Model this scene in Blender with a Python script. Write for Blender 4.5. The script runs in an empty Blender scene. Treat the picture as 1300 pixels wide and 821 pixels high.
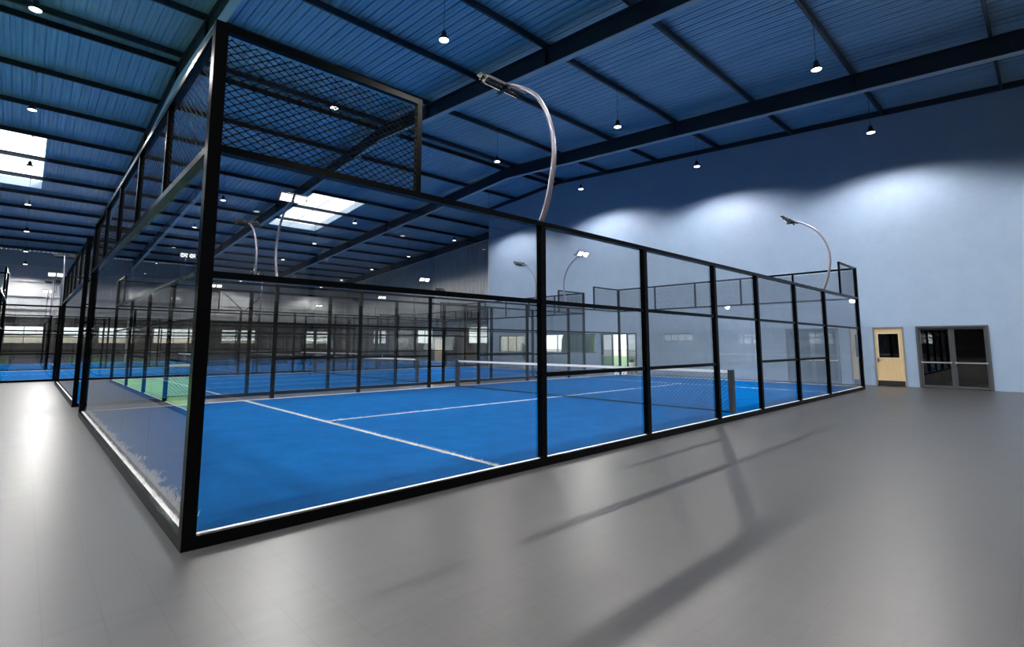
import bpy, math, random
from mathutils import Matrix, Vector
random.seed(7)
S = bpy.context.scene
COL = S.collection
PI = math.pi

# ------------------------------------------------------------------ materials
def new_mat(name):
    m = bpy.data.materials.new(name); m.use_nodes = True
    nt = m.node_tree
    for n in list(nt.nodes): nt.nodes.remove(n)
    out = nt.nodes.new('ShaderNodeOutputMaterial')
    return m, nt, out
def node(nt, t, **kw):
    n = nt.nodes.new(t)
    for k, v in kw.items(): setattr(n, k, v)
    return n
def principled(name, col, rough=.5, metal=0., spec=.5, coat=0.):
    m, nt, out = new_mat(name)
    p = node(nt, 'ShaderNodeBsdfPrincipled')
    p.inputs['Base Color'].default_value = (*col, 1)
    p.inputs['Roughness'].default_value = rough
    p.inputs['Metallic'].default_value = metal
    p.inputs['Specular IOR Level'].default_value = spec
    p.inputs['Coat Weight'].default_value = coat
    nt.links.new(p.outputs[0], out.inputs[0])
    return m, nt, p
def vary(nt, p, c1, c2, scale=(1, 1, 1), nscale=3., detail=6., rough=.6, lo=.35, hi=.65, bump=0., bscale=None):
    """object-space noise between two colours, optional bump"""
    tc = node(nt, 'ShaderNodeTexCoord'); mp = node(nt, 'ShaderNodeMapping'); mp.inputs['Scale'].default_value = scale
    nz = node(nt, 'ShaderNodeTexNoise'); nz.inputs['Scale'].default_value = nscale; nz.inputs['Detail'].default_value = detail
    nz.inputs['Roughness'].default_value = rough
    cr = node(nt, 'ShaderNodeValToRGB')
    cr.color_ramp.elements[0].position = lo; cr.color_ramp.elements[0].color = (*c1, 1)
    cr.color_ramp.elements[1].position = hi; cr.color_ramp.elements[1].color = (*c2, 1)
    L = nt.links.new
    L(tc.outputs['Object'], mp.inputs[0]); L(mp.outputs[0], nz.inputs['Vector']); L(nz.outputs['Fac'], cr.inputs[0])
    L(cr.outputs[0], p.inputs['Base Color'])
    if bump:
        n2 = node(nt, 'ShaderNodeTexNoise'); n2.inputs['Scale'].default_value = bscale or nscale*8; n2.inputs['Detail'].default_value = 4
        b = node(nt, 'ShaderNodeBump'); b.inputs['Strength'].default_value = bump; b.inputs['Distance'].default_value = .02
        L(mp.outputs[0], n2.inputs['Vector']); L(n2.outputs['Fac'], b.inputs['Height']); L(b.outputs[0], p.inputs['Normal'])
    return tc, mp, cr
def emit(name, col, s):
    m, nt, out = new_mat(name)
    e = node(nt, 'ShaderNodeEmission'); e.inputs[0].default_value = (*col, 1); e.inputs[1].default_value = s
    nt.links.new(e.outputs[0], out.inputs[0]); return m

M = {}
M['frame'], nt, p = principled('black_powder_coat', (.0011, .0013, .0018), .26, 0, .06)
M['post_grey'], nt, p = principled('slate_net_post', (.02, .028, .036), .45)
M['wire'], nt, p = principled('black_wire', (.003, .0035, .004), .6, 0, .05)
M['net'], nt, p = principled('net_cord', (.03, .04, .055), .8)
M['tape'], nt, p = principled('white_tape', (.8, .82, .85), .6)
M['gasket'], nt, p = principled('silicone', (.02, .03, .05), .5)
M['galv'], nt, p = principled('galvanised_pole', (.30, .28, .33), .38, .8)
M['alu'], nt, p = principled('brushed_metal', (.55, .56, .58), .35, .8)
M['head'], nt, p = principled('lamp_black', (.012, .013, .016), .45)
M['shade'], nt, p = principled('pendant_black', (.02, .022, .026), .4, .3)
M['steel'], nt, p = principled('navy_steel', (.0125, .019, .032), .42, 0, .5)
M['flange'], nt, p = principled('lit_flange', (.50, .54, .58), .45, .1)  # light caught by the beam undersides, put into a paler base colour
M['doorframe'], nt, p = principled('grey_door_frame', (.075, .082, .095), .45, .2)
M['doorframe2'], nt, p = principled('mid_grey_frame', (.2, .215, .24), .5)
M['winframe'], nt, p = principled('dark_window_frame', (.018, .022, .028), .5)
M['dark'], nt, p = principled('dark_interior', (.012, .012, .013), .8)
M['white'], nt, p = principled('white_laminate', (.75, .75, .74), .5)
M['pot'], nt, p = principled('cream_pot', (.75, .68, .52), .6)
M['leaf'], nt, p = principled('leaf_green', (.05, .11, .03), .6)
M['skyframe'], nt, p = principled('skylight_kerb', (.55, .58, .62), .5)
M['lens'] = emit('pendant_lens', (1., .98, .95), 5.)
M['flood'] = emit('flood_lens', (1., 1., 1.), 3.)

# cream timber door
M['wood'], nt, p = principled('cream_wood', (.62, .47, .26), .45)
vary(nt, p, (.60, .45, .25), (.70, .54, .31), (6, 6, .6), 4, lo=.3, hi=.7)

# glass: clear pane, surface reflection from the Fresnel law of both faces
def glass_mat(name, tint, ior=1.52):
    m, nt, out = new_mat(name); L = nt.links.new
    tr = node(nt, 'ShaderNodeBsdfTransparent'); tr.inputs[0].default_value = (*tint, 1)
    gl = node(nt, 'ShaderNodeBsdfGlossy'); gl.inputs['Roughness'].default_value = 0.0; gl.inputs[0].default_value = (1, 1, 1, 1)
    ge = node(nt, 'ShaderNodeNewGeometry')
    fr = node(nt, 'ShaderNodeFresnel'); fr.inputs['IOR'].default_value = ior
    a = node(nt, 'ShaderNodeMath', operation='ADD'); a.inputs[1].default_value = 1.
    d = node(nt, 'ShaderNodeMath', operation='DIVIDE')
    m2 = node(nt, 'ShaderNodeMath', operation='MULTIPLY'); m2.inputs[1].default_value = 2.
    inv = node(nt, 'ShaderNodeMath', operation='SUBTRACT'); inv.inputs[0].default_value = 1.
    f = node(nt, 'ShaderNodeMath', operation='MULTIPLY')
    mx = node(nt, 'ShaderNodeMixShader')
    L(fr.outputs[0], a.inputs[0]); L(fr.outputs[0], m2.inputs[0]); L(m2.outputs[0], d.inputs[0]); L(a.outputs[0], d.inputs[1])
    L(ge.outputs['Backfacing'], inv.inputs[1]); L(d.outputs[0], f.inputs[0]); L(inv.outputs[0], f.inputs[1])
    L(f.outputs[0], mx.inputs[0]); L(tr.outputs[0], mx.inputs[1]); L(gl.outputs[0], mx.inputs[2]); L(mx.outputs[0], out.inputs[0])
    return m
M['glass'] = glass_mat('court_glass', (.922, .925, .92), 1.6)
M['winglass'] = glass_mat('window_glass', (.93, .95, .94))
M['tintglass'] = glass_mat('tinted_door_glass', (.45, .47, .48), 1.6)

# floor: long grey tiles with a soft sheen
m, nt, p = principled('grey_floor_tile', (.2, .2, .2), .34, 0, .55); M['floor'] = m
L = nt.links.new
tc = node(nt, 'ShaderNodeTexCoord'); mp = node(nt, 'ShaderNodeMapping'); mp.inputs['Rotation'].default_value = (0, 0, PI/2)
br = node(nt, 'ShaderNodeTexBrick'); br.offset = .5; br.inputs['Scale'].default_value = 1.
br.inputs['Brick Width'].default_value = .80; br.inputs['Row Height'].default_value = .262
br.inputs['Mortar Size'].default_value = .0022; br.inputs['Mortar Smooth'].default_value = .3; br.inputs['Bias'].default_value = 0
br.inputs['Color1'].default_value = (.92, .92, .92, 1); br.inputs['Color2'].default_value = (1., 1., 1., 1); br.inputs['Mortar'].default_value = (.46, .46, .46, 1)
mp2 = node(nt, 'ShaderNodeMapping'); mp2.inputs['Scale'].default_value = (.55, 3.2, 1)
nz = node(nt, 'ShaderNodeTexNoise'); nz.inputs['Scale'].default_value = 3.; nz.inputs['Detail'].default_value = 8; nz.inputs['Roughness'].default_value = .65
cr = node(nt, 'ShaderNodeValToRGB'); cr.color_ramp.elements[0].position = .3; cr.color_ramp.elements[1].position = .72
cr.color_ramp.elements[0].color = (.033, .034, .038, 1); cr.color_ramp.elements[1].color = (.058, .058, .062, 1)
mul = node(nt, 'ShaderNodeMix', data_type='RGBA', blend_type='MULTIPLY'); mul.inputs[0].default_value = 1
L(tc.outputs['Object'], mp.inputs[0]); L(mp.outputs[0], br.inputs['Vector'])
L(tc.outputs['Object'], mp2.inputs[0]); L(mp2.outputs[0], nz.inputs['Vector']); L(nz.outputs['Fac'], cr.inputs[0])
L(br.outputs['Color'], mul.inputs[6]); L(cr.outputs[0], mul.inputs[7]); L(mul.outputs[2], p.inputs['Base Color'])
mr = node(nt, 'ShaderNodeMapRange'); mr.inputs['To Min'].default_value = .31; mr.inputs['To Max'].default_value = .42
L(nz.outputs['Fac'], mr.inputs[0]); L(mr.outputs[0], p.inputs['Roughness'])
bp = node(nt, 'ShaderNodeBump'); bp.inputs['Strength'].default_value = .12; bp.inputs['Distance'].default_value = .004
L(nz.outputs['Fac'], bp.inputs['Height']); L(bp.outputs[0], p.inputs['Normal'])

# turf
def turf_mat(name, c1, c2):
    m, nt, p = principled(name, c1, 1., 0, .0)
    p.inputs['Sheen Weight'].default_value = .06; p.inputs['Sheen Tint'].default_value = (*[min(1, v*2) for v in c2], 1)
    vary(nt, p, c1, c2, (1, 1, 1), 2.2, 9, .7, .3, .7, .35, 60)
    return m
M['turf'] = turf_mat('blue_turf', (.0012, .060, .215), (.003, .096, .31))
M['turf_green'] = turf_mat('green_turf', (.16, .36, .13), (.25, .48, .22))
m, nt, p = principled('white_turf', (.78, .78, .80), .9); vary(nt, p, (.62, .63, .66), (.85, .85, .87), (1, 1, 1), 25, 3, .5, .35, .6); M['turf_white'] = m

# blue painted wall, faint board joints
m, nt, p = principled('blue_wall_paint', (.3, .42, .56), .55, 0, .4)
tc, mp, cr = vary(nt, p, (.285, .395, .56), (.325, .44, .61), (1, 1, 1), 1.4, 8, .7, .3, .7, .35, 45)
M['wall_blue'] = m
m, nt, p = principled('grey_corrugated', (.3, .32, .34), .5, .25); vary(nt, p, (.46, .48, .50), (.54, .56, .58), (1, 1, 1), 1., 4); M['wall_grey'] = m
m, nt, p = principled('charcoal_dado', (.05, .05, .052), .7); vary(nt, p, (.045, .045, .05), (.065, .063, .065), (1, 1, 1), 1., 4); M['dado'] = m
m, nt, p = principled('blue_roof_sheet', (.06, .2, .42), .33, .45, .5); vary(nt, p, (.25, .41, .56), (.35, .52, .69), (4, .25, 1), 1.6, 5, .6); M['roof'] = m
m, nt, p = principled('pale_girt', (.62, .64, .66), .4, .2); M['girt'] = m
m, nt, p = principled('tan_render', (.62, .52, .40), .9); vary(nt, p, (.26, .21, .155), (.33, .275, .21), (1, 1, 1), .8, 5); M['tan'] = m
m, nt, p = principled('cream_render', (.66, .58, .46), .9); vary(nt, p, (.60, .53, .42), (.70, .62, .50), (1, 1, 1), .8, 5); M['render'] = m
m, nt, p = principled('lawn', (.12, .22, .05), .95); vary(nt, p, (.09, .17, .035), (.18, .28, .08), (1, 1, 1), 3, 6, bump=.6); M['lawn'] = m
m, nt, p = principled('sandy_ground', (.42, .36, .28), .95); vary(nt, p, (.36, .31, .24), (.48, .41, .33), (1, 1, 1), .5, 6); M['sand'] = m
m, nt, p = principled('hedge_leaf', (.035, .06, .02), .9); vary(nt, p, (.02, .035, .012), (.06, .09, .03), (1, 1, 1), 4, 6); M['hedge'] = m
m, nt, p = principled('room_plaster', (.6, .62, .6), .8); M['plaster'] = m

# ------------------------------------------------------------------ mesh helper
class MB:
    def __init__(s): s.v = []; s.f = []
    def box(s, x0, x1, y0, y1, z0, z1):
        b = len(s.v)
        s.v += [(x0, y0, z0), (x1, y0, z0), (x1, y1, z0), (x0, y1, z0), (x0, y0, z1), (x1, y0, z1), (x1, y1, z1), (x0, y1, z1)]
        s.f += [tuple(b+i for i in q) for q in ((0, 3, 2, 1), (4, 5, 6, 7), (0, 1, 5, 4), (1, 2, 6, 5), (2, 3, 7, 6), (3, 0, 4, 7))]
        return s
    def hexa(s, pts):                      # 8 points, same order as box
        b = len(s.v); s.v += [tuple(q) for q in pts]
        s.f += [tuple(b+i for i in q) for q in ((0, 3, 2, 1), (4, 5, 6, 7), (0, 1, 5, 4), (1, 2, 6, 5), (2, 3, 7, 6), (3, 0, 4, 7))]
        return s
    def tube(s, pts, r, n=8, cap=True, r1=None):
        pts = [Vector(q) for q in pts]; N = len(pts); rings = []
        up = Vector((0, 0, 1)); side = None
        for i, q in enumerate(pts):
            d = (pts[min(i+1, N-1)]-pts[max(i-1, 0)]).normalized()
            if side is None:
                side = d.cross(up)
                if side.length < 1e-4: side = Vector((1, 0, 0))
            side = (side-d*side.dot(d)).normalized(); w = d.cross(side)
            rr = r if r1 is None else r+(r1-r)*i/(N-1)
            b = len(s.v)
            for k in range(n):
                a = 2*PI*(k+.5)/n
                s.v.append(tuple(q+side*(rr*math.cos(a))+w*(rr*math.sin(a))))
            rings.append(b)
        for i in range(N-1):
            a, c = rings[i], rings[i+1]
            for k in range(n):
                k2 = (k+1) % n
                s.f.append((a+k, a+k2, c+k2, c+k))
        if cap:
            s.f.append(tuple(rings[0]+k for k in range(n-1, -1, -1))); s.f.append(tuple(rings[-1]+k for k in range(n)))
        return s
    def lathe(s, prof, n=20, c=(0, 0, 0)):
        rings = []
        for r, z in prof:
            b = len(s.v); rings.append(b)
            for k in range(n):
                a = 2*PI*k/n; s.v.append((c[0]+r*math.cos(a), c[1]+r*math.sin(a), c[2]+z))
        for i in range(len(prof)-1):
            a, d = rings[i], rings[i+1]
            for k in range(n):
                k2 = (k+1) % n; s.f.append((a+k, a+k2, d+k2, d+k))
        s.f.append(tuple(rings[0]+k for k in range(n-1, -1, -1))); s.f.append(tuple(rings[-1]+k for k in range(n)))
        return s
    def mesh(s, name, mat, smooth=False, bevel=0):
        me = bpy.data.meshes.new(name); me.from_pydata(s.v, [], s.f); me.materials.append(mat)
        if smooth:
            me.polygons.foreach_set('use_smooth', [True]*len(me.polygons))
        me.update()
        return me
    def build(s, name, mat, parent=None, smooth=False, bevel=0):
        o = bpy.data.objects.new(name, s.mesh(name, mat, smooth)); COL.objects.link(o)
        if parent: o.parent = parent
        if bevel:
            b = o.modifiers.new('edge', 'BEVEL'); b.width = bevel; b.segments = 2; b.limit_method = 'ANGLE'
        return o
def put(name, me, parent=None, loc=(0, 0, 0)):
    o = bpy.data.objects.new(name, me); COL.objects.link(o); o.location = loc
    if parent: o.parent = parent
    return o
def tag(o, label=None, cat=None, group=None, kind=None):
    if label: o['label'] = label
    if cat: o['category'] = cat
    if group: o['group'] = group
    if kind: o['kind'] = kind
    return o
def empty(name, loc=(0, 0, 0), rz=0):
    o = bpy.data.objects.new(name, None); COL.objects.link(o); o.location = loc; o.rotation_euler = (0, 0, rz)
    o.empty_display_size = .3; return o
def children(o): return [c for c in bpy.data.objects if c.parent == o]
def struct(o, label=None): return tag(o, label, None, None, 'structure')

# ------------------------------------------------------------------ building dimensions
XR, XB, YE, YF, YN, XL = 23.05, 27.2, 23.1, 54.0, -24.0, -38.1
YRIDGE = 16.3; SL = .068
def zr(y): return 10.58+(y+.8)*SL if y < YRIDGE else 10.58+(YRIDGE+.8)*SL-(y-YRIDGE)*SL     # underside of the purlins
def zs(y): return zr(y)+.22                                                                    # underside of the sheet
FRAMES = [-38.1+8.1*i for i in range(9)]      # ... -5.7, 2.4, 10.5, 18.6, 26.7
PURLINS = [-23.8, -20.5, -17.3, -14.0, -10.7, -7.45, -4.17, -.77, 2.54, 5.79, 9.14, 12.47, 15.85, 16.75, 20.16, 23.4, 26.67, 29.95, 33.2, 36.4, 39.66, 42.95, 46.1, 49.2, 52.4]

# floor
struct(MB().box(XL-.2, XB+.2, YN-.2, YF+.2, -.12, 0).build('floor', M['floor']), 'large grey tiled hall floor with soft sheen')

# roof sheet with real box ribs along the slope, with skylight holes
SKY = []
for fx in (-21.9, -5.7, 10.5):
    SKY.append((fx+1.22, fx+4.75, 27.0, 35.4))
def roof():
    mb = MB(); x = XL-.2; per = .30
    def seg(x0, x1, y0, y1, dz):
        ys = [y0] + ([YRIDGE] if y0 < YRIDGE < y1 else []) + [y1]
        for a, b in zip(ys, ys[1:]):
            base = len(mb.v)
            mb.v += [(x0, a, zs(a)+dz[0]), (x1, a, zs(a)+dz[1]), (x1, b, zs(b)+dz[1]), (x0, b, zs(b)+dz[0])]
            mb.f.append((base, base+1, base+2, base+3))
    xs = []
    k = 0
    while x < XB+.2:
        # flat pan then a narrow raised rib (two small, one tall, as on trapezoid sheet)
        for w, z0, z1 in ((.115, 0, 0), (.012, 0, .05), (.03, .05, .05), (.012, .05, 0), (.075, 0, 0), (.01, 0, .012), (.02, .012, .012), (.01, .012, 0)):
            xs.append((x, x+w, z0, z1)); x += w
    for x0, x1, z0, z1 in xs:
        hole = [h for h in SKY if x1 > h[0] and x0 < h[1]]
        if hole:
            seg(x0, x1, YN-.2, hole[0][2], (z0, z1)); seg(x0, x1, hole[0][3], YF+.2, (z0, z1))
        else:
            seg(x0, x1, YN-.2, YF+.2, (z0, z1))
    # outer skin above so that the roof has thickness
    for (ya, yb) in ((YN-.2, YRIDGE), (YRIDGE, YF+.2)):
        cuts = [XL-.2]
        for h in SKY: cuts += [h[0], h[1]]
        cuts.append(XB+.2)
        for i in range(len(cuts)-1):
            ishole = i % 2 == 1
            spans = [(ya, yb)] if not (ishole and ya >= YRIDGE-.1) else [(ya, 27.0), (35.4, yb)]
            for a, b in spans:
                base = len(mb.v)
                mb.v += [(cuts[i], a, zs(a)+.16), (cuts[i+1], a, zs(a)+.16), (cuts[i+1], b, zs(b)+.16), (cuts[i], b, zs(b)+.16)]
                mb.f.append((base, base+1, base+2, base+3))
    return mb
struct(roof().build('ceiling', M['roof']), 'ribbed blue metal roof sheeting over the hall')

# purlins: cold-formed channels running the length of the hall
def purlin_me(x0, x1, y, s):
    mb = MB(); t = .008; z = zr(y); h = .2; w = .075
    mb.box(x0, x1, y-t/2, y+t/2, z, z+h)
    mb.box(x0, x1, min(y, y+s*w), max(y, y+s*w), z, z+t)
    mb.box(x0, x1, min(y, y+s*w), max(y, y+s*w), z+h-t, z+h)
    mb.box(x0, x1, min(y+s*w, y+s*(w-t)), max(y+s*w, y+s*(w-t)), z, z+.03)
    return mb
for i, y in enumerate(PURLINS):
    s = 1 if y < YRIDGE else -1
    x1 = XB-.1 if y > YE else XR-.13
    o = purlin_me(XL+.1, x1, y, s).build('roof_purlin', M['steel'])
    side = 'before' if y < YRIDGE else 'beyond'
    struct(o, 'dark steel purlin %d from the ridge, on the slope %s it' % (abs(i-12)+(1 if i < 13 else 0) if i < 13 else i-12, side))

# rafters: I sections with stiffeners, two slopes
def rafter(x, y0, y1):
    mb = MB(); D = .62; w = .11; t = .022
    ys = [y0] + ([YRIDGE] if y0 < YRIDGE < y1 else []) + [y1]
    for a, b in zip(ys, ys[1:]):
        def slab(xa, xb, d0, d1):
            mb.hexa([(xa, a, zr(a)-d1), (xb, a, zr(a)-d1), (xb, b, zr(b)-d1), (xa, b, zr(b)-d1), (xa, a, zr(a)-d0), (xb, a, zr(a)-d0), (xb, b, zr(b)-d0), (xa, b, zr(b)-d0)])
        slab(x-w, x+w, -.0, t); slab(x-.008, x+.008, t, D)
    for y in PURLINS[1:-1:2]:
        if y0 < y < y1: mb.box(x-w*.9, x+w*.9, y-.006, y+.006, zr(y)-D, zr(y)-t-.005)
    fl = MB()
    for a, b in zip(ys, ys[1:]):
        fl.hexa([(x-w, a, zr(a)-D-t), (x+w, a, zr(a)-D-t), (x+w, b, zr(b)-D-t), (x-w, b, zr(b)-D-t), (x-w, a, zr(a)-D), (x+w, a, zr(a)-D), (x+w, b, zr(b)-D), (x-w, b, zr(b)-D)])
    return mb, fl
FN = ['far end of the green court side', 'deep in the hall', 'past the green court', 'over the green court', 'beside the green court', 'above the near court end', 'over the middle of the near court', 'in front of the blue wall', 'along the grey wall']
for i, x in enumerate(FRAMES):
    if i == 0: continue
    y0 = YE+.1 if x > XR else YN+.1
    a, b = rafter(x, y0, YF-.1)
    r = a.build('roof_beam', M['steel']); struct(r, 'deep dark steel roof beam '+FN[i])
    struct(b.build('beam_flange', M['flange'], r))
    # column on the far wall (with pale flange) and on the near wall
    for yc, s in ((YF-.15, -1), (YN+.15, 1)):
        if x > XR and yc < 0: continue
        c = MB(); zt = zr(yc)-.64
        c.box(x-.11, x+.11, yc-.012 if s > 0 else yc, yc if s > 0 else yc+.012, 0, zt); c.box(x-.008, x+.008, min(yc, yc+s*.4), max(yc, yc+s*.4), 0, zt)
        c.box(x-.11, x+.11, min(yc+s*.4, yc+s*.412), max(yc+s*.4, yc+s*.412), 0, zt)
        struct(c.build('column', M['girt'] if s < 0 else M['steel']), 'steel wall column under the roof beam '+FN[i])

# ------------------------------------------------------------------ walls with openings
def wall(name, mats, axis, pos, th, a0, a1, openings, label, dado=None, ribs=0, rside=1, roofed=True):
    """axis 'x': wall in plane x=pos, runs along y. openings (a0,a1,z0,z1)."""
    up = MB(); lo = MB()
    cuts = sorted(set([a0, a1]+[v for o in openings for v in o[:2]]+([YRIDGE] if axis == 'x' and a0 < YRIDGE < a1 else [])))
    def top(a): return (zs(a)-.01) if axis == 'x' else (zs(pos)-.01)
    def hx(mb, p, q, d0, d1, zb, zt0, zt1):
        if axis == 'x': mb.hexa([(d0, p, zb), (d1, p, zb), (d1, q, zb), (d0, q, zb), (d0, p, zt0), (d1, p, zt0), (d1, q, zt1), (d0, q, zt1)])
        else: mb.hexa([(p, d0, zb), (q, d0, zb), (q, d1, zb), (p, d1, zb), (p, d0, zt0), (q, d0, zt1), (q, d1, zt1), (p, d1, zt0)])
    for p, q in zip(cuts, cuts[1:]):
        ops = sorted([o for o in openings if o[0] <= p+1e-6 and o[1] >= q-1e-6], key=lambda o: o[2])
        z = 0; spans = []
        for o in ops:
            if o[2] > z: spans.append((z, o[2], False))
            z = o[3]
        spans.append((z, None, True))
        for zb, zt, istop in spans:
            parts = []
            if dado and zb < dado:
                if istop or zt > dado: parts = [(lo, zb, dado, False), (up, dado, zt, istop)]
                else: parts = [(lo, zb, zt, False)]
            else: parts = [(up, zb, zt, istop)]
            for mb, b_, t_, it in parts:
                t0, t1 = (top(p), top(q)) if it else (t_, t_)
                hx(mb, p, q, min(pos, pos+th), max(pos, pos+th), b_, t0, t1)
                if ribs and mb is up or (ribs and mb is lo and name == 'wall_grey'):
                    k = math.ceil(p/ribs)*ribs
                    while k+.10 < q:
                        tt0, tt1 = (top(k), top(k+.10)) if it else (t_, t_)
                        hx(mb, k, k+.10, min(pos, pos-rside*.08), max(pos, pos-rside*.08), b_, tt0-.01, tt1-.01)
                        k += ribs
    w = up.build(name, mats[0]); struct(w, label)
    if lo.v: struct(lo.build('wall_panel', mats[1], w))
    return w
WN = [0]
def window(axis, pos, a0, a1, z0, z1, th, label, mull=1, trans=True, fw=.05, mat=None, fmat='winframe'):
    WN[0] += 1
    nm = 'window_%d' % WN[0]
    d0, d1 = pos+th*.3, pos+th*.3+(.06 if th > 0 else -.06)
    d0, d1 = min(d0, d1), max(d0, d1)
    mb = MB()
    def bx(m_, p, q, b, t, e0=d0, e1=d1):
        if axis == 'x': m_.box(e0, e1, p, q, b, t)
        else: m_.box(p, q, e0, e1, b, t)
    bx(mb, a0, a1, z0, z0+fw); bx(mb, a0, a1, z1-fw, z1); bx(mb, a0, a0+fw, z0+fw, z1-fw); bx(mb, a1-fw, a1, z0+fw, z1-fw)
    for i in range(mull):
        c = a0+(a1-a0)*(i+1)/(mull+1); bx(mb, c-fw*.4, c+fw*.4, z0+fw, z1-fw)
    if trans: bx(mb, a0+fw, a1-fw, z0+(z1-z0)*.58, z0+(z1-z0)*.58+.04)
    o = struct(mb.build(nm, M[fmat]), label)
    g = MB(); c = (d0+d1)/2
    bx(g, a0+fw, a1-fw, z0+fw, z1-fw, c-.005, c+.005)
    struct(g.build('window_pane', M[mat or 'winglass'], o))
    return o

# blue wall x=XR
D1 = (-.82, .16, 0, 2.24); D2 = (-3.18, -1.18, 0, 2.24); D3 = (10.85, 13.2, 0, 2.18)
W1 = (19.45, 21.95, 1.08, 2.16); W2 = (13.6, 18.1, 1.08, 2.2); W3 = (-9.1, -7.5, 1.72, 2.12); W4 = (-6.2, -4.9, 1.72, 2.12)
wall('wall_right', [M['wall_blue']], 'x', XR, .2, YN, YE, [D1, D2, D3, W1, W2, W3, W4], 'tall blue painted wall with doors beside the near court')
window('x', XR, W1[0], W1[1], W1[2], W1[3], .2, 'window in the blue wall looking on a sunlit tan wall', 2, False, .04)
window('x', XR, W2[0], W2[1], W2[2], W2[3], .2, 'wide window in the blue wall between the glazed door and the wall end', 2, False, .04)
window('x', XR, *W3, .2, 'strip window mirrored in the side glass, farther from the doors', 3, False, .04, 'tintglass')
window('x', XR, *W4, .2, 'strip window mirrored in the side glass, closer to the doors', 3, False, .04, 'tintglass')
struct(MB().box(XR+.2, XB, YE-.2, YE, 0, zs(YE)-.02).build('wall_return', M['render']), 'short return wall behind the end of the blue wall')
# grey wall x=XB
GW = [(27.9, 30.7, 1.65, 3.1), (36.1, 38.8, 1.65, 3.1), (44.8, 47.7, 1.65, 3.1)]
wall('wall_back', [M['wall_grey'], M['dado']], 'x', XB, .2, YE, YF, GW+[(34.4, 35.7, 0, 2.05)], 'dark corrugated wall set back beyond the end of the blue wall', 3.9, .27, 1)
for k, g in enumerate(GW): window('x', XB, *g[:2], g[2], g[3], .2, 'white lit window in the set-back grey wall, %s' % ['next to the blue wall end', 'beside the cream door', 'nearest the far corner'][k])
# far wall
FW = [(-26, -23.3, 1.65, 3.1), (-18, -14.8, 1.65, 3.1), (-11.0, -7.7, 1.65, 3.1), (-6.2, -3.6, 1.65, 3.1), (-2.3, .12, 1.65, 3.1), (1.1, 3.6, 1.65, 3.1), (13.6, 16.9, 1.65, 3.1), (22.1, 25.0, 1.65, 3.1)]
wall('wall_far', [M['wall_grey'], M['dado']], 'y', YF, .2, XL, XB, FW, 'far corrugated wall with a row of windows', 3.9, .27, 1)
fl = ['eighth', 'seventh', 'sixth', 'fifth', 'fourth', 'third', 'second', 'first']
for k, g in enumerate(FW): window('y', YF, *g[:2], g[2], g[3], .2, '%s window along the far wall counted from its blue-hall corner' % fl[k])
# left and near walls (seen only in the glass reflections)
LW = [(y, y+3, 1.65, 3.1) for y in (-14, -4, 6, 16, 26, 36, 46)]
wall('wall_left', [M['wall_grey'], M['dado']], 'x', XL, -.2, YN, YF, LW, 'grey end wall past the green court', 3.9, .3, -1)
for k, g in enumerate(LW): window('x', XL, *g[:2], g[2], g[3], -.2, 'window number %d in the grey end wall' % (k+1))
NW = []
wall('wall_near', [M['wall_grey'], M['dado']], 'y', YN, -.2, XL, XR, NW, 'grey wall behind the viewpoint', 3.9, .3, -1)
for k, g in enumerate(NW): window('y', YN, *g[:2], g[2], g[3], -.2, 'window number %d in the wall behind the viewpoint' % (k+1))
# girts
for i, z in enumerate((3.92, 4.57, 5.62, 6.86, 8.05)):
    mb = MB(); mb.box(XL+.1, XB-.25, YF-.24, YF-.085, z, z+.02); mb.box(XL+.1, XB-.25, YF-.24, YF-.23, z-.06, z)
    struct(mb.build('trim_%d' % (i+1), M['girt']), 'horizontal wall rail %d above the windows on the far wall' % (i+1))
# dark edge angle where the blue wall meets the roof
mb = MB()
for a, b in ((YN+.1, YRIDGE), (YRIDGE, YE)):
    mb.hexa([(XR-.1, a, zr(a)), (XR, a, zr(a)), (XR, b, zr(b)), (XR-.1, b, zr(b)), (XR-.1, a, zs(a)-.012), (XR, a, zs(a)-.012), (XR, b, zs(b)-.012), (XR-.1, b, zs(b)-.012)])
struct(mb.build('trim_8', M['steel']), 'dark steel edge where the blue wall meets the roof')
# cross bracing
for i, (a, b) in enumerate((((13.7, 6.7), (15.5, 5.0)), ((15.5, 5.0), (17.2, 6.7)))):
    struct(MB().tube([(a[0], YF-.32, a[1]), (b[0], YF-.32, b[1])], .05, 6).build('trim_%d' % (i+6), M['steel']), 'diagonal wall brace %s on the far wall' % ('sloping down' if i == 0 else 'sloping up'))

# ------------------------------------------------------------------ doors
x = XR
d = struct(MB().box(x-.03, x+.17, D1[0], D1[0]+.05, 0, 2.24).box(x-.03, x+.17, D1[1]-.05, D1[1], 0, 2.24).box(x-.03, x+.17, D1[0]+.05, D1[1]-.05, 2.19, 2.24).build('door_1', M['doorframe2'], bevel=.004), 'cream wooden door with a square window and black kick plate')
leaf = MB(); y0, y1 = D1[0]+.055, D1[1]-.055
wy0, wy1, wz0, wz1 = -.64, .0, 1.07, 1.98
leaf.box(x, x+.045, y0, y1, .02, wz0).box(x, x+.045, y0, y1, wz1, 2.185).box(x, x+.045, y0, wy0, wz0, wz1).box(x, x+.045, wy1, y1, wz0, wz1)
lf = struct(leaf.build('door_leaf', M['wood'], d), 'cream timber leaf')
struct(MB().box(x-.006, x-.001, y0+.01, y1-.01, .02, .2).build('kick_plate', M['head'], lf), 'black kick plate')
wf = MB(); wf.box(x-.008, x+.05, wy0-.02, wy1+.02, wz0-.02, wz0).box(x-.008, x+.05, wy0-.02, wy1+.02, wz1, wz1+.02).box(x-.008, x+.05, wy0-.02, wy0, wz0, wz1).box(x-.008, x+.05, wy1, wy1+.02, wz0, wz1)
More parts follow.
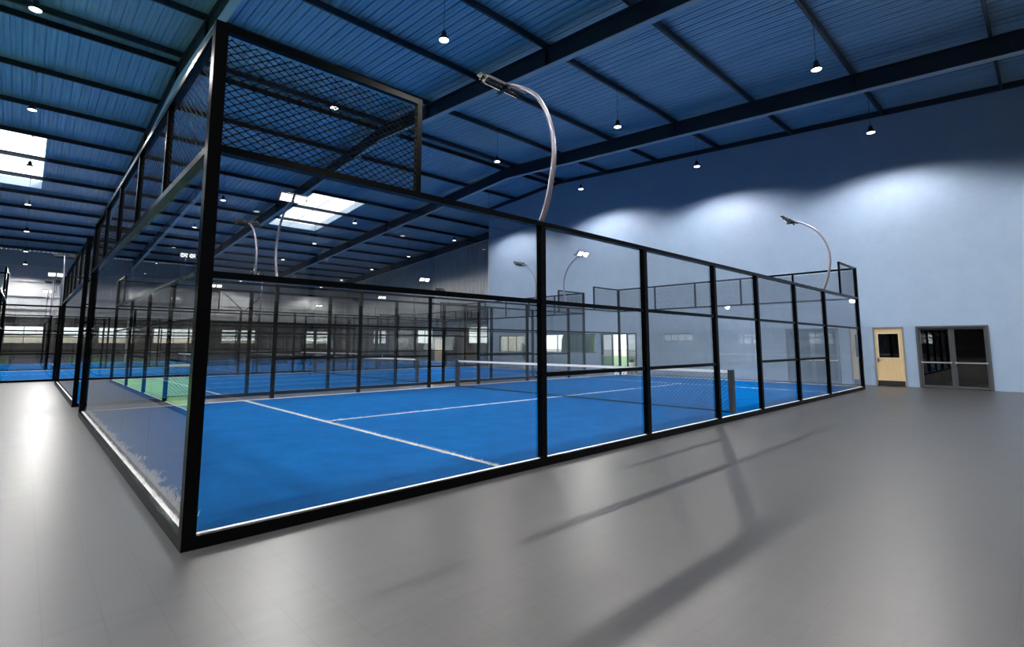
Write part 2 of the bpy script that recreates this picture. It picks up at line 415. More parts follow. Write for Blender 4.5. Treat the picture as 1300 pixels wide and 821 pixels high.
struct(wf.build('vision_frame', M['pot'], lf)); struct(MB().box(x+.018, x+.026, wy0, wy1, wz0, wz1).build('vision_pane', M['tintglass'], lf))
hd = MB().tube([(x, y1-.07, .97), (x-.05, y1-.07, .97), (x-.055, y1-.09, .97), (x-.055, y1-.2, .97)], .011, 8); hd.box(x-.012, x, y1-.1, y1-.04, .9, 1.05)
struct(hd.build('handle', M['doorframe'], lf), 'dark lever handle')

def glazed_pair(nm, D, label, glassm, framem, fw=.1):
    y0, y1, _, zt = D; ym = (y0+y1)/2
    f = MB(); f.box(x-.04, x+.16, y0, y0+.07, 0, zt).box(x-.04, x+.16, y1-.07, y1, 0, zt).box(x-.04, x+.16, y0+.07, y1-.07, zt-.07, zt).box(x+.0, x+.1, ym-.02, ym+.02, 0, zt-.07)
    d = struct(f.build(nm, framem, bevel=.004), label)
    for a, b in ((y0+.075, ym-.022), (ym+.022, y1-.075)):
        l = MB(); l.box(x+.02, x+.065, a, a+.06, .02, zt-.075).box(x+.02, x+.065, b-.06, b, .02, zt-.075).box(x+.02, x+.065, a+.06, b-.06, .02, .1).box(x+.02, x+.065, a+.06, b-.06, zt-.13, zt-.075)
        lf = struct(l.build('door_leaf', framem, d))
        struct(MB().box(x+.038, x+.046, a+.06, b-.06, .1, zt-.13).build('door_pane', glassm, lf))
        pb = MB(); pb.box(x-.035, x-.01, a+.02, b-.02, .90, .945).box(x-.02, x+.02, a+.02, a+.07, .89, .955).box(x-.02, x+.02, b-.07, b-.02, .89, .955)
        struct(pb.build('push_bar', M['alu'], lf), 'bright metal push bar')
    return d
glazed_pair('door_2', D2, 'dark glazed double door with metal push bars in a grey frame', M['tintglass'], M['doorframe'])
# glazed entrance looking outdoors: dark leaf either side of a clear middle light
f = MB(); y0, y1, _, zt = D3
f.box(x-.03, x+.16, y0, y0+.06, 0, zt).box(x-.03, x+.16, y1-.06, y1, 0, zt).box(x-.03, x+.16, y0, y1, zt-.06, zt).box(x, x+.1, 11.44, 11.5, 0, zt-.06).box(x, x+.1, 12.42, 12.48, 0, zt-.06)
d = struct(f.build('door_3', M['winframe']), 'glazed entrance with a bright outdoor view between two dark leaves')
for a, b, gm in ((y0+.06, 11.44, 'tintglass'), (11.5, 12.42, 'winglass'), (12.48, y1-.06, 'tintglass')):
    struct(MB().box(x+.045, x+.053, a, b, .02, zt-.06).build('door_pane', M[gm], d))
    if gm == 'tintglass': struct(MB().box(x-.03, x-.01, a+.03, b-.03, .9, .94).build('push_bar', M['alu'], d))
# cream door in the grey wall
d = struct(MB().box(XB-.03, XB+.15, 34.4, 34.46, 0, 2.05).box(XB-.03, XB+.15, 35.64, 35.7, 0, 2.05).box(XB-.03, XB+.15, 34.46, 35.64, 1.99, 2.05).build('door_4', M['doorframe']), 'plain cream door in the set-back grey wall')
lf = struct(MB().box(XB, XB+.05, 34.465, 35.635, .02, 1.985).build('door_leaf', M['wood'], d))
struct(MB().tube([(XB, 35.5, 1.), (XB-.05, 35.5, 1.), (XB-.05, 35.38, 1.)], .012, 6).build('handle', M['doorframe'], lf))

# dark room behind doors 1 and 2, cream cabinet stands in for a reflection
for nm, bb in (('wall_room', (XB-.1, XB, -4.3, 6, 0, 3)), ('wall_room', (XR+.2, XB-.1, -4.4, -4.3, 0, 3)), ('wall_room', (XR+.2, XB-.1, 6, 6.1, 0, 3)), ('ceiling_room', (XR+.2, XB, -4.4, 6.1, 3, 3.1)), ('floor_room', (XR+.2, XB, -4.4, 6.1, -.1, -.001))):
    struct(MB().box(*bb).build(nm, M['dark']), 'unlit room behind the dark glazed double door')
cb = empty('reflection_cabinet', (XR+1.2, -3.7, 0))
MB().box(0, .5, -.32, .32, 0, 1.95).build('body', M['pot'], cb, bevel=.006)
for s in (-1, 1):
    dd = MB().box(-.018, -.002, .005 if s > 0 else -.31, .31 if s > 0 else -.005, .06, 1.92).build('door', M['pot'], cb)
    MB().box(-.035, -.02, s*.03-.006, s*.03+.006, .9, 1.1).build('handle', M['alu'], dd)
tag(cb, 'tall cream cabinet standing in for a reflection in the dark glazed double door', 'reflection_cabinet')

# ------------------------------------------------------------------ outdoors
struct(MB().box(XB+.0, 140, -60, 140, -.3, -.12).build('ground', M['sand']), 'sandy ground outside the hall')
struct(MB().box(-140, XB, YF+.2, 140, -.3, -.12).build('ground', M['sand']), 'sandy ground beyond the far wall')
struct(MB().box(XR+.2, XB, 6.1, YE-.2, -.2, -.05).build('lawn', M['lawn']), 'strip of lawn outside the glazed entrance')
struct(MB().box(XB, 60, 6.1, 60, -.12, -.06).build('lawn', M['lawn']), 'wide lawn beyond the grass strip')
def berm(pts, w, zs_, name, mat, label, lump=.3, cat=None):
    mb = MB(); n = 60
    a, b = Vector(pts[0]), Vector(pts[1]); dd = (b-a); nn = Vector((-dd.y, dd.x, 0)).normalized()
    for i in range(n+1):
        t = i/n; c = a+dd*t; h = zs_*(1+lump*(random.random()-.5))
        base = len(mb.v)
        for s, hh in ((-1, 0), (-.8, .75), (-.3, 1), (.3, 1), (.8, .75), (1, 0)):
            q = c+nn*(s*w/2*(1+.15*random.random())); mb.v.append((q.x, q.y, -.1+h*hh*(1+.1*lump*random.random())))
        if i:
            for k in range(5): mb.f.append((base-6+k, base-5+k, base+k+1, base+k))
    mb.f.append((0, 1, 2, 3, 4, 5)); mb.f.append(tuple(len(mb.v)-1-k for k in range(6)))
    o = mb.build(name, mat, smooth=True)
    if cat: tag(o, label, cat)
    else: struct(o, label)
    return o
berm([(-90, 92, 0), (16, 92, 0)], 8, 2.75, 'hill', M['tan'], 'low tan bank beyond the far windows', .12)
berm([(-90, 90, 0), (-20, 88, 0)], 4, 2.2, 'hill', M['tan'], 'second low tan bank beyond the far windows', .12)
berm([(2.2, 74, 0), (6.3, 74, 0)], 2, 2.65, 'hedge', M['hedge'], 'dark green hedge seen through the third far window', .3, 'hedge')
berm([(34, 21.6, 0), (34, 25.2, 0)], 1.4, 2.75, 'hedge', M['hedge'], 'added hedge beyond the lawn, blocking bright sky in the wide blue-wall window', .06, 'hedge')  # put in to hide part of the bright sky behind the window
berm([(17, 96, 0), (50, 92, 0)], 8, 2.3, 'hill', M['tan'], 'pale bank beyond the far corner window', .1)
# ------------------------------------------------------------------ skylights
for i, (x0, x1, y0, y1) in enumerate(SKY):
    WN[0] += 1
    mb = MB()
    def sb(xa, xb, ya, yb, d0, d1):
        mb.hexa([(xa, ya, zs(ya)+d0), (xb, ya, zs(ya)+d0), (xb, yb, zs(yb)+d0), (xa, yb, zs(yb)+d0), (xa, ya, zs(ya)+d1), (xb, ya, zs(ya)+d1), (xb, yb, zs(yb)+d1), (xa, yb, zs(yb)+d1)])
    sb(x0-.06, x0, y0-.06, y1+.06, -.03, .4); sb(x1, x1+.06, y0-.06, y1+.06, -.03, .4); sb(x0, x1, y0-.06, y0, -.03, .4); sb(x0, x1, y1, y1+.06, -.03, .4)
    c = (x0+x1)/2; sb(c-.012, c+.012, y0, y1, .3, .36)
    o = struct(mb.build('window_%d' % WN[0], M['skyframe']), 'bright roof skylight %s' % ['over the far side of the green court', 'above the aisle side of the roof', 'above the second blue court'][i])
    g = MB(); mb = g; sb(x0, x1, y0, y1, .32, .335); struct(g.build('skylight_pane', M['winglass'], o))

# ------------------------------------------------------------------ padel courts
LEN, WID, ZK, ZM, ZT, ZTOP = 20.6, 10.27, .1, 2.17, 3.24, 4.32
P_ = .1
RH = .065
SIDE = [4.06, 6.61, 9.22, 11.43, 14.02, 16.64]
def post_mesh(h, w=P_, d=P_): return MB().box(-w/2, w/2, -d/2, d/2, 0, h)
ME = {}
ME['corner'] = post_mesh(ZTOP, .1, .1).mesh('corner_post', M['frame'])
ME['side'] = post_mesh(ZT-ZK-RH, .092, .09).mesh('side_post', M['frame'])
ME['short'] = post_mesh(ZTOP-ZT-RH, .06, .06).mesh('short_post', M['frame'])
ME['shortend'] = post_mesh(ZTOP-ZT, .06, .06).mesh('short_end_post', M['frame'])
ME['kerb_x'] = MB().box(.1, LEN-.1, -.05, -.005, 0, ZK).mesh('kerb_long', M['frame'])
ME['kerb_y'] = MB().box(-.05, -.005, .1, WID-.1, 0, ZK).mesh('kerb_short', M['frame'])
def rail_x(x0, x1, h=RH, d=.08): return MB().box(x0, x1, -d/2, d/2, -h, 0).mesh('rail', M['frame'])
ME['top_x'] = MB().box(.1, LEN-.1, -.05, .05, -RH, 0).mesh('rail', M['frame'])
ME['mesh_x'] = rail_x(0, 2.03)
ME['end_y'] = MB().box(-.04, .04, .1, WID-.1, -RH, 0).mesh('rail', M['frame'])
RM = {}
def rail_between(a, b, h=.055, d=.05):
    k = (round(b-a, 3), h, d)
    if k not in RM: RM[k] = MB().box(0, b-a, -d/2, d/2, -h, 0).mesh('rail', M['frame'])
    return RM[k]
GM = {}
def pane_x(w, h):
    k = ('x', round(w, 3), round(h, 3))
    if k not in GM: GM[k] = MB().box(0, w, -.006, .006, 0, h).mesh('glass_panel', M['glass'])
    return GM[k]
def pane_y(w, h):
    k = ('y', round(w, 3), round(h, 3))
    if k not in GM: GM[k] = MB().box(-.006, .006, 0, w, 0, h).mesh('glass_panel', M['glass'])
    return GM[k]
# honeycomb wire mesh: zigzag strands that touch their neighbours
def honey(width, height, along):
    mb = MB(); pitch = .05; half = .034; a = .0200; r = .0052
    n = int(width/pitch)
    off = (width-n*pitch)/2
    for i in range(n+1):
        x = off+i*pitch; pts = []; z = 0; j = 0
        while z < height:
            s = 1 if (i+j) % 2 == 0 else -1
            xx = min(max(x+s*a, .002), width-.002)
            for zz in (z+.0105, z+half-.0105):
                if zz < height: pts.append((xx, 0, zz) if along == 'x' else (0, xx, zz))
            z += half; j += 1
        # flat strand with an even width, mitred at the bends
        base = len(mb.v); P2 = [((q[0] if along == 'x' else q[1]), q[2]) for q in pts]
        for k, q in enumerate(P2):
            def nrm(a_, b_):
                dx, dz = b_[0]-a_[0], b_[1]-a_[1]; l_ = math.hypot(dx, dz); return (-dz/l_, dx/l_)
            n0 = nrm(P2[max(k-1, 0)], P2[max(k, 1)]); n1 = nrm(P2[min(k, len(P2)-2)], P2[min(k+1, len(P2)-1)])
            m0, m1 = n0[0]+n1[0], n0[1]+n1[1]; l_ = math.hypot(m0, m1); m0 /= l_; m1 /= l_
            c_ = max(.6, m0*n0[0]+m1*n0[1]); m0 *= r/c_; m1 *= r/c_
            for du, dz, dn in ((m0, m1, 0), (0, 0, .0009), (-m0, -m1, 0), (0, 0, -.0009)):
                u_, z_ = q[0]+du, q[1]+dz
                mb.v.append((u_, dn, z_) if along == 'x' else (dn, u_, z_))
        for k in range(len(pts)-1):
            b = base+4*k
            for m_ in range(4):
                m2 = (m_+1) % 4; mb.f.append((b+m_, b+m2, b+4+m2, b+4+m_))
    return mb.mesh('wire_mesh', M['wire'])
ME['hx'] = honey(1.93, ZTOP-ZT-2*RH+.03, 'x')
ME['hy'] = honey(WID-.2, ZTOP-ZT-2*RH+.03, 'y')
# floodlight column parts (faces +y)
def pole_path():
    pts = [(0, 0, 0), (0, -.10, .22), (0, -.17, .45), (0, -.23, .72), (0, -.25, .95), (0, -.23, 1.2), (0, -.17, 1.42), (0, -.06, 1.66), (0, .10, 1.88), (0, .3, 2.05), (0, .55, 2.2), (0, .72, 2.28)]
    out = []
    for i in range(len(pts)-1):
        p0, p1, p2, p3 = [Vector(pts[max(0, min(len(pts)-1, i+k))]) for k in (-1, 0, 1, 2)]
        for t in (0, .33, .66):
            out.append(tuple(.5*((2*p1)+(p2-p0)*t+(2*p0-5*p1+4*p2-p3)*t*t+(3*p1-p0-3*p2+p3)*t**3)))
    out.append(pts[-1]); return out
ME['pole'] = MB().tube(pole_path(), .038, 12, True, .026).mesh('pole', M['galv'], True)
ME['bracket'] = MB().box(-.38, .38, .68, .73, 2.24, 2.28).box(-.03, .03, .66, .9, 2.19, 2.24).mesh('bracket', M['head'])
def head_mesh():
    mb = MB(); mb.box(-.17, .17, -.13, .13, -.02, .03)
    for k in range(7): mb.box(-.16+k*.05, -.148+k*.05, -.11, .11, .03, .06)
    mb.box(-.19, -.172, -.02, .02, -.03, .05); mb.box(.172, .19, -.02, .02, -.03, .05)
    return mb
ME['head'] = head_mesh().mesh('lamp_head', M['head'])
ME['hlens'] = MB().box(-.15, .15, -.11, .11, -.026, -.021).mesh('lens', M['flood'])
light_flood = bpy.data.lights.new('flood', 'SPOT')
light_flood.energy = 560; light_flood.spot_size = math.radians(125); light_flood.spot_blend = .55; light_flood.shadow_soft_size = .2
light_flood.color = (1., .99, .97)

def floodlight(cage_o, lx, far, label, world_rot=0):
    """stands on the rail above a side post"""
    mw = Matrix.Translation(cage_o.location) @ Matrix.Rotation(cage_o.rotation_euler.z, 4, 'Z')
    loc = mw @ Vector((lx, (WID-.05) if far else .05, ZT))
    t = empty('floodlight', loc, cage_o.rotation_euler.z+(PI if far else 0))
    put('pole', ME['pole'], t); put('bracket', ME['bracket'], t)
    for s in (-1, 1):
        h = put('lamp_head', ME['head'], t, (s*.185, .88, 2.31)); h.rotation_euler = (math.radians(48), 0, 0)
        l = put('lens', ME['hlens'], h)
    lo = bpy.data.objects.new('flood_light', light_flood); COL.objects.link(lo); lo.parent = t
    lo.location = (0, .98, 2.2); lo.rotation_euler = (math.radians(38), 0, 0)
    tag(t, label, 'floodlight', 'curved court floodlights')
    return t

def court(nm, x, y, rz, turfmat, label, tlabel, nlabel, posts=None, ribbon=True, glass=True):
    c = empty('court_cage', (x, y, 0), rz); tag(c, label, 'court cage', 'glass walled court cages')
    # kerbs
    for yy in (.05, WID-.05):
        k_ = put('kerb', ME['kerb_x'], c, (0, yy, 0))
        if yy > 1: k_.location = (LEN, yy, 0); k_.rotation_euler = (0, 0, PI)
    for xx in (.05, LEN-.05):
        k_ = put('kerb', ME['kerb_y'], c, (xx, 0, 0))
        if xx > 1: k_.location = (xx, WID, 0); k_.rotation_euler = (0, 0, PI)
    for xx in (.05, LEN-.05):
        for yy in (.05, WID-.05): put('post', ME['corner'], c, (xx, yy, 0))
    sp = posts or SIDE
    for yy in (.05, WID-.05):
        for px in sp: put('post', ME['side'], c, (px, yy, ZK))
        put('rail', ME['top_x'], c, (0, yy, ZT))
        xs = [.1]+[v for q in sp for v in (q-.046, q+.046)]+[LEN-.1]
        for k in range(0, len(xs), 2):
            put('rail', rail_between(xs[k], xs[k+1]), c, (xs[k], yy, ZM))
            if 0 < k < len(xs)-2 and not (abs((xs[k]+xs[k+1])/2-LEN/2) < .8):
                put('rail', rail_between(xs[k], xs[k+1]), c, (xs[k], yy, 1.2))
            door = abs((xs[k]+xs[k+1])/2-LEN/2) < .8
            zb = ZM+.002 if door else ZK+.006
            w = xs[k+1]-xs[k]-.004
            if door or k == 0 or k == len(xs)-2:
                segs = [(zb, ZM-.057), (ZM+.002, ZT-RH-.002)] if not door else [(zb, ZT-RH-.002)]
            else: segs = [(zb, 1.2-.057), (1.202, ZM-.057), (ZM+.002, ZT-RH-.002)]
            for a, b in (segs if glass else []): put('glass_panel', pane_x(w, b-a), c, (xs[k]+.002, yy+(.021 if yy < 1 else -.021), a))
        # mesh return panels
        for x0, xp, xm in ((.1, 2.055, .11), (LEN-.1-1.985, LEN-2.055, LEN-2.03)):
            put('post', ME['shortend'], c, (xp, yy, ZT)); put('rail', rail_between(0, 1.925, RH, .06), c, (.1 if x0 < 1 else LEN-2.025, yy, ZTOP))
            put('mesh_panel', ME['hx'], c, (.1 if x0 < 1 else LEN-2.03, yy, ZT-.0))
    for xx in (.05, LEN-.05):
        put('rail', ME['end_y'], c, (xx, 0, ZT)); put('rail', ME['end_y'], c, (xx, 0, ZTOP))
        for k in range(1, 5): put('post', ME['short'], c, (xx, .1+k*(WID-.2)/5, ZT))
        put('mesh_panel', ME['hy'], c, (xx, .1, ZT))
        w = (WID-.2)/5
        for k in range(5 if glass else 0): put('glass_panel', pane_y(w-.008, ZT-RH-ZK-.006), c, (xx+(.021 if xx < 1 else -.021), .1+k*w+.004, ZK+.004))
    # turf carpet
    mw = Matrix.Translation((x, y, 0)) @ Matrix.Rotation(rz, 4, 'Z')
    t = MB().box(.1, LEN-.1, .047, WID-.047, 0.001, .088).box(.047, .1, .1, WID-.1, .001, .088).box(LEN-.1, LEN-.047, .1, WID-.1, .001, .088).build('court_turf', turfmat); t.location = (x, y, 0); t.rotation_euler = (0, 0, rz)
    tag(t, tlabel, 'turf')
    def line(p, q, w, name='line_marking'):
        mb = MB(); dv = Vector((q[0]-p[0], q[1]-p[1])); n = max(2, int(dv.length/.05)); nv = Vector((-dv.y, dv.x)).normalized()
        rnd = random.Random(int(p[0]*100+p[1]))
        for i in range(n+1):
            cpt = Vector(p[:2])+dv*(i/n); e = .007
            for s in (-1, 1):
                o_ = nv*(s*w/2+rnd.uniform(-e, e)); mb.v.append((cpt.x+o_.x, cpt.y+o_.y, .0925+rnd.uniform(-.001, .002)))
            if i: b = 2*i; mb.f.append((b-2, b-1, b+1, b))
        # thin skirt so the line has body
        return mb.build(name, M['turf_white'], t)
    line((3.35, .12), (3.35, WID-.12), .055); line((LEN-3.35, .12), (LEN-3.35, WID-.12), .055); line((3.38, WID/2), (LEN-3.38, WID/2), .045)
    if ribbon:
        for a, b in (((.1, .069), (LEN-.1, .069)), ((.1, WID-.069), (LEN-.1, WID-.069)), ((.069, .1), (.069, WID-.1)), ((LEN-.069, .1), (LEN-.069, WID-.1))):
            mb = MB(); x0, x1 = min(a[0], b[0]), max(a[0], b[0]); y0, y1 = min(a[1], b[1]), max(a[1], b[1])
            if x1-x0 > y1-y0: mb.box(x0+.01, x1-.01, y0-.0215, y0+.0215, .0885, .101)
            else: mb.box(x0-.0215, x0+.0215, y0+.005, y1-.005, .0885, .101)
            mb.build('line_marking', M['turf_white'], t)
    # net
    n = empty('court_net', mw @ Vector((LEN/2, 0, .089)), rz); tag(n, nlabel, 'net', 'court nets')
    for yy in (.24, WID-.24):
        put('post', ME['npost'], n, (0, yy, 0))
    put('net_mesh', ME['nmesh'], n); put('net_tape', ME['ntape'], n); put('net_cord', ME['ncord'], n)
    return c, t, n
NH = .925
ME['npost'] = MB().box(-.06, .06, -.05, .05, 0, NH).box(-.075, .075, -.065, .065, 0, .012).mesh('post', M['post_grey'])
def netm():
    mb = MB(); y0, y1, z0, z1 = .3, WID-.3, .04, NH-.04; st = .095; r = .0048
    k = y0-(z1-z0)
    H = z1-z0
    def strand(a, b):
        base = len(mb.v)
        for q in (a, b):
            for du, dv in ((-.001, 0), (0, r), (.001, 0), (0, -r)): mb.v.append((du, q[0]+dv, q[1]+dv*.2))
        for m_ in range(4): m2 = (m_+1) % 4; mb.f.append((base+m_, base+m2, base+4+m2, base+4+m_))
    while k < y1:
        a0, b0 = k, k+H
        ya, za = max(a0, y0), z0+(max(a0, y0)-a0)
        yb, zb = min(b0, y1), z0+(min(b0, y1)-a0)
        if yb > ya: strand((ya, za), (yb, zb)); strand((ya, z1+z0-za), (yb, z1+z0-zb))
        k += st
    return mb.mesh('net_mesh', M['net'])
ME['nmesh'] = netm()
ME['ntape'] = MB().box(-.012, .012, .295, WID-.295, NH-.065, NH-.005).mesh('net_tape', M['tape'])
ME['ncord'] = MB().box(-.008, .008, .295, WID-.295, .012, .035).mesh('net_cord', M['wire'])

YB, YC, YD = 12.4, 25.0, 37.9
XC0, XC1 = -16.6, 4.15
courts = {}
courts['A'] = court('A', 0, 0, 0, M['turf'], 'big black framed glass cage of the closest blue court', 'bright blue turf with white lines inside the closest cage', 'net across the closest blue court with white tape')
courts['B'] = court('B', 0, YB, 0, M['turf'], 'black framed glass cage directly behind the closest court', 'blue turf of the second court, just behind the closest one', 'net of the second court, just behind the closest one')
courts['C1'] = court('C1', XC1, YC, 0, M['turf'], 'black glass cage in the third row, toward the blue wall', 'blue turf in the third row, toward the blue wall', 'net of the third row court toward the blue wall')
courts['C0'] = court('C0', XC0, YC, 0, M['turf'], 'black glass cage in the third row, end of the aisle', 'pale lit blue turf in the third row at the aisle end', 'net of the third row court at the aisle end')
courts['D1'] = court('D1', XC1, YD, 0, M['turf'], 'black glass cage in the last row by the far corner', 'blue turf in the last row by the far corner', 'net of the last row court by the far corner')
courts['D0'] = court('D0', XC0, YD, 0, M['turf'], 'black glass cage in the last row past the aisle end', 'blue turf in the last row past the aisle end', 'net of the last row court past the aisle end')
courts['G'] = court('G', -1.6, 2.2, PI/2, M['turf_green'], 'open black frame cage around the green court, mirrored in the end glass', 'light green turf mirrored in the end glass of the closest cage', 'net of the green court beside the aisle', posts=[5.06, 9.2, 12.5, 16.2], glass=False)

# white tufts of turf along the near end of the closest court
def tufts():
    mb = MB(); rnd = random.Random(3)
    for i in range(11000):
        y = rnd.uniform(.1, WID-.12); k = .5+.5*math.sin(y*9.1)*math.sin(y*3.7+1)
        outer = i % 5 < 1
        if not outer and y < .45: continue
        x = .088+abs(rnd.gauss(0, 1))*.045*(.3+k)*(1.5 if y < 4 else 1)
        if outer: x = rnd.uniform(.049, .061)
        h = .012+rnd.random()**2*.06*(.25+k) if outer else .02+rnd.random()*.045*(1-min(1, (x-.08)/.3)*.6)
        a = rnd.uniform(0, 2*PI); w = .0045; lx, ly = (rnd.uniform(-.006, .001) if outer else rnd.uniform(-.005, .035)), rnd.uniform(-.02, .02)
        b = len(mb.v); dx, dy = math.cos(a)*w*(.3 if outer else 1), math.sin(a)*w
        mb.v += [(x-dx, y-dy, .086), (x+dx, y+dy, .086), (x+lx*.5+dx*.6, y+ly*.5+dy*.6, .086+h*.7), (x+lx*.5-dx*.6, y+ly*.5-dy*.6, .086+h*.7), (x+lx, y+ly, .086+h)]
        mb.f += [(b, b+1, b+2, b+3), (b+3, b+2, b+4)]
    return mb
o = tufts().build('turf_fringe', M['turf_white'], courts['A'][1]); o['kind'] = 'stuff'; o['label'] = 'ragged white turf fibres along the end glass'
def lfib():
    mb = MB(); rnd = random.Random(5)
    def blade(x, y, z0=.086, hmax=.03):
        a = rnd.uniform(0, 2*PI); w = .004; h = .012+rnd.random()*hmax; lx, ly = rnd.uniform(-.015, .015), rnd.uniform(-.015, .015)
        b = len(mb.v); dx, dy = math.cos(a)*w, math.sin(a)*w
        mb.v.extend([(x-dx, y-dy, z0), (x+dx, y+dy, z0), (x+lx, y+ly, z0+h)]); mb.f.append((b, b+1, b+2))
    for i in range(5000): blade(3.35+rnd.gauss(0, .017), rnd.uniform(.13, WID-.13))
    for i in range(2600): blade(rnd.uniform(3.4, 14), WID/2+rnd.gauss(0, .015))
    return mb
o = lfib().build('line_fibres', M['turf_white'], courts['A'][1]); o['kind'] = 'stuff'
LAB = {
 'A': ['of the closest court', None], 'B': ['of the second court', None], 'C1': ['of the third-row court toward the blue wall', None],
 'C0': ['of the third row court at the aisle end', None], 'D1': ['of the last row court by the far corner', None], 'D0': ['of the last row court past the aisle end', None]}
for k, (nm, _) in LAB.items():
    for lx, ename in ((4.06, 'first'), (16.64, 'second')):
        for far in (False, True):
            if k in ('C0', 'D0') and lx < 5: continue
            floodlight(courts[k][0], lx, far, 'twin floodlight, %s along the %s side %s' % (ename, 'wall-facing' if far else 'viewer-facing', nm))
for lx in (5.06, 16.2):
    floodlight(courts['G'][0], lx, True, 'curved twin-head floodlight over the outer side of the green court, %s' % ('near its entrance end' if lx < 6 else 'toward its far end'))

# ------------------------------------------------------------------ pendant lamps
ME['cord'] = MB().tube([(0, 0, .28), (0, 0, 1.45)], .007, 6).box(-.03, .03, -.03, .03, 1.42, 1.45).mesh('cord', M['shade'])
ME['pshade'] = MB().lathe([(.128, 0), (.132, .02), (.118, .06), (.078, .12), (.068, .2), (.05, .24), (.014, .27), (.012, .3)], 24).mesh('lamp_shade', M['shade'], True)
ME['plens'] = MB().lathe([(.121, -.012), (.127, -.002), (.1, .0)], 24).mesh('lens', M['lens'])
light_p = bpy.data.lights.new('pendant', 'SPOT'); light_p.energy = 1500; light_p.spot_size = math.radians(154); light_p.spot_blend = .45
light_p.shadow_soft_size = .12; light_p.color = (1., .965, .915)
ordn = ['first', 'second', 'third', 'fourth', 'fifth', 'sixth', 'seventh', 'eighth', 'ninth', 'tenth', 'eleventh', 'twelfth']
ROWS = [-20.5, -14.0, -7.45, -.77, 5.79, 12.47, 20.16, 26.67, 33.2, 39.66, 46.1, 51.2]  # last row, nearest the far wall, added to brighten that wall
COLS = [(-25.7, 'over the outer aisle'), (-17.7, 'past the green court'), (-9.6, 'over the green court'), (-1.42, 'over the aisle'), (6.47, 'over the start of the blue courts'), (14.35, 'over the middle of the blue courts'), (20.5, 'beside the blue wall')]
for cx_, cn in COLS:
    for r, y in enumerate(ROWS):
        xx = cx_
        if cx_ > 20 and y > YE: xx = 22.6
        t = empty('pendant_lamp', (xx, y, zr(y)-1.45))
        put('cord', ME['cord'], t); put('lamp_shade', ME['pshade'], t); put('lens', ME['plens'], t)
        lo = bpy.data.objects.new('pendant_light', light_p); COL.objects.link(lo); lo.parent = t; lo.location = (0, 0, -.03)
        tag(t, 'pendant lamp %s from the far wall, %s' % (ordn[len(ROWS)-1-r], cn), 'pendant lamp', 'black pendant lamps under the roof')

# ------------------------------------------------------------------ furniture and plants
def bench(x, y, w, h, label):
    b = empty('bench', (x, y, 0))
    MB().box(-w/2, w/2, -.2, .2, h-.06, h).build('seat', M['white'], b, bevel=.008)
    for s in (-1, 1):
        for u in (-1, 1): MB().box(s*(w/2-.1)-.03, s*(w/2-.1)+.03, u*.15-.03, u*.15+.03, 0, h-.06).build('leg', M['white'], b)
    tag(b, label, 'bench')
bench(24.0, 52.9, 2.6, .46, 'long white bench by the far wall corner window')
bench(19.6, 53.0, 1.9, .46, 'white bench by the far wall between two windows')
def plant(x, y, pr_, ph, fh, nleaf, label, fr=.3):
    b = empty('potted_plant', (x, y, 0)); rnd = random.Random(int(x*10+y))
    MB().lathe([(pr_*.75, 0), (pr_, ph), (pr_*.92, ph), (pr_*.9, ph-.04)], 16).build('pot', M['pot'], b, True)
    mb = MB()
    for i in range(nleaf):
        a = rnd.uniform(0, 2*PI); r = fr*(.5+rnd.random()*.6); h = fh*(.45+.55*rnd.random()); w = .05
        P = []
        for t in (0, .35, .7, 1):
            rr = r*t; z = ph-.04+h*math.sin(t*1.9)/1.0*.95; ww = w*math.sin(PI*min(.98, t+.1))
            c = Vector((math.cos(a)*rr, math.sin(a)*rr, z)); s = Vector((-math.sin(a), math.cos(a), 0))*ww
            P += [tuple(c-s), tuple(c+s)]
        base = len(mb.v); mb.v += P
        for k in range(3): mb.f.append((base+2*k, base+2*k+1, base+2*k+3, base+2*k+2))
    o = mb.build('foliage', M['leaf'], b); so = o.modifiers.new('t', 'SOLIDIFY'); so.thickness = .004
    tag(b, label, 'potted plant')
plant(XR-.35, 10.95, .17, .62, .22, 26, 'small plant in a tall cream pot beside the glazed entrance', .2)
plant(XR-.5, 18.9, .2, .5, 1.35, 34, 'tall leafy plant in front of the blue wall between two windows', .45)
plant(25.7, 52.3, .16, .5, 1.05, 22, 'slim potted plant in front of the far corner window', .25)

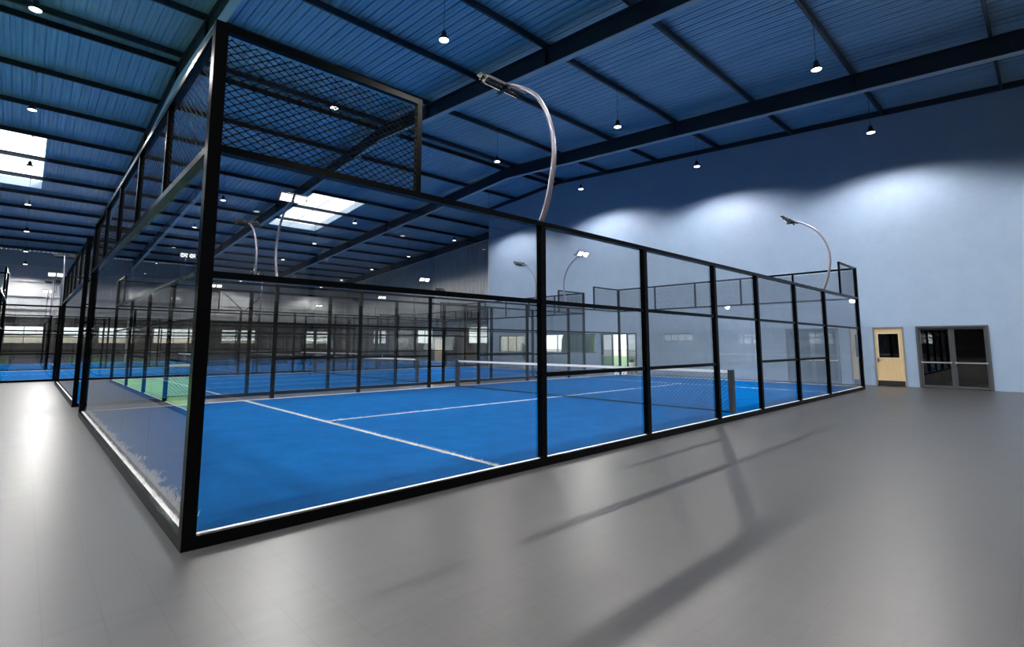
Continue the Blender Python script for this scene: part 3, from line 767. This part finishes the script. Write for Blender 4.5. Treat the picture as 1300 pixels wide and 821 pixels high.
# ------------------------------------------------------------------ world, camera, view
w = bpy.data.worlds.new('sky'); S.world = w; w.use_nodes = True; nt = w.node_tree
for n in list(nt.nodes): nt.nodes.remove(n)
out = node(nt, 'ShaderNodeOutputWorld'); bg = node(nt, 'ShaderNodeBackground')
tc = node(nt, 'ShaderNodeTexCoord'); sp = node(nt, 'ShaderNodeSeparateXYZ'); cr = node(nt, 'ShaderNodeValToRGB')
cr.color_ramp.elements[0].position = 0.; cr.color_ramp.elements[0].color = (.78, .82, .88, 1)
cr.color_ramp.elements[1].position = .6; cr.color_ramp.elements[1].color = (.66, .80, 1., 1)
nt.links.new(tc.outputs['Generated'], sp.inputs[0]); nt.links.new(sp.outputs['Z'], cr.inputs[0]); nt.links.new(cr.outputs[0], bg.inputs[0])
bg.inputs[1].default_value = 4.5
nt.links.new(bg.outputs[0], out.inputs[0])

sun = bpy.data.lights.new('sun', 'SUN'); sun.energy = 7; sun.angle = math.radians(.6); sun.color = (1, .95, .86)
so = bpy.data.objects.new('sun', sun); COL.objects.link(so); so.rotation_euler = Vector((-.78, .25, -.62)).to_track_quat('-Z', 'Y').to_euler()
cam = bpy.data.cameras.new('camera'); co = bpy.data.objects.new('camera', cam); COL.objects.link(co)
cam.sensor_fit = 'HORIZONTAL'; cam.sensor_width = 36; cam.lens = 648.17/1300*36; cam.shift_y = -45.5/1300; cam.clip_end = 400; cam.clip_start = .05
R = ((.72538501, -.07610611, -.68412312), (-.68834336, -.08020159, -.72093767), (0, .99386899, -.11056417))
mw = Matrix(R).to_4x4(); mw.translation = (-.97328134, -4.67251835, 1.57); co.matrix_world = mw
S.camera = co
S.view_settings.view_transform = 'Standard'; S.view_settings.look = 'None'; S.view_settings.gamma = 1; S.view_settings.use_curve_mapping = False
S.view_settings.exposure = 0.14
c = S.cycles
c.max_bounces = 10; c.diffuse_bounces = 4; c.glossy_bounces = 5; c.transparent_max_bounces = 48; c.transmission_bounces = 8
c.sample_clamp_indirect = 4.0; c.caustics_reflective = False; c.caustics_refractive = False
c.use_denoising = True
try: c.use_light_tree = True
except Exception: pass
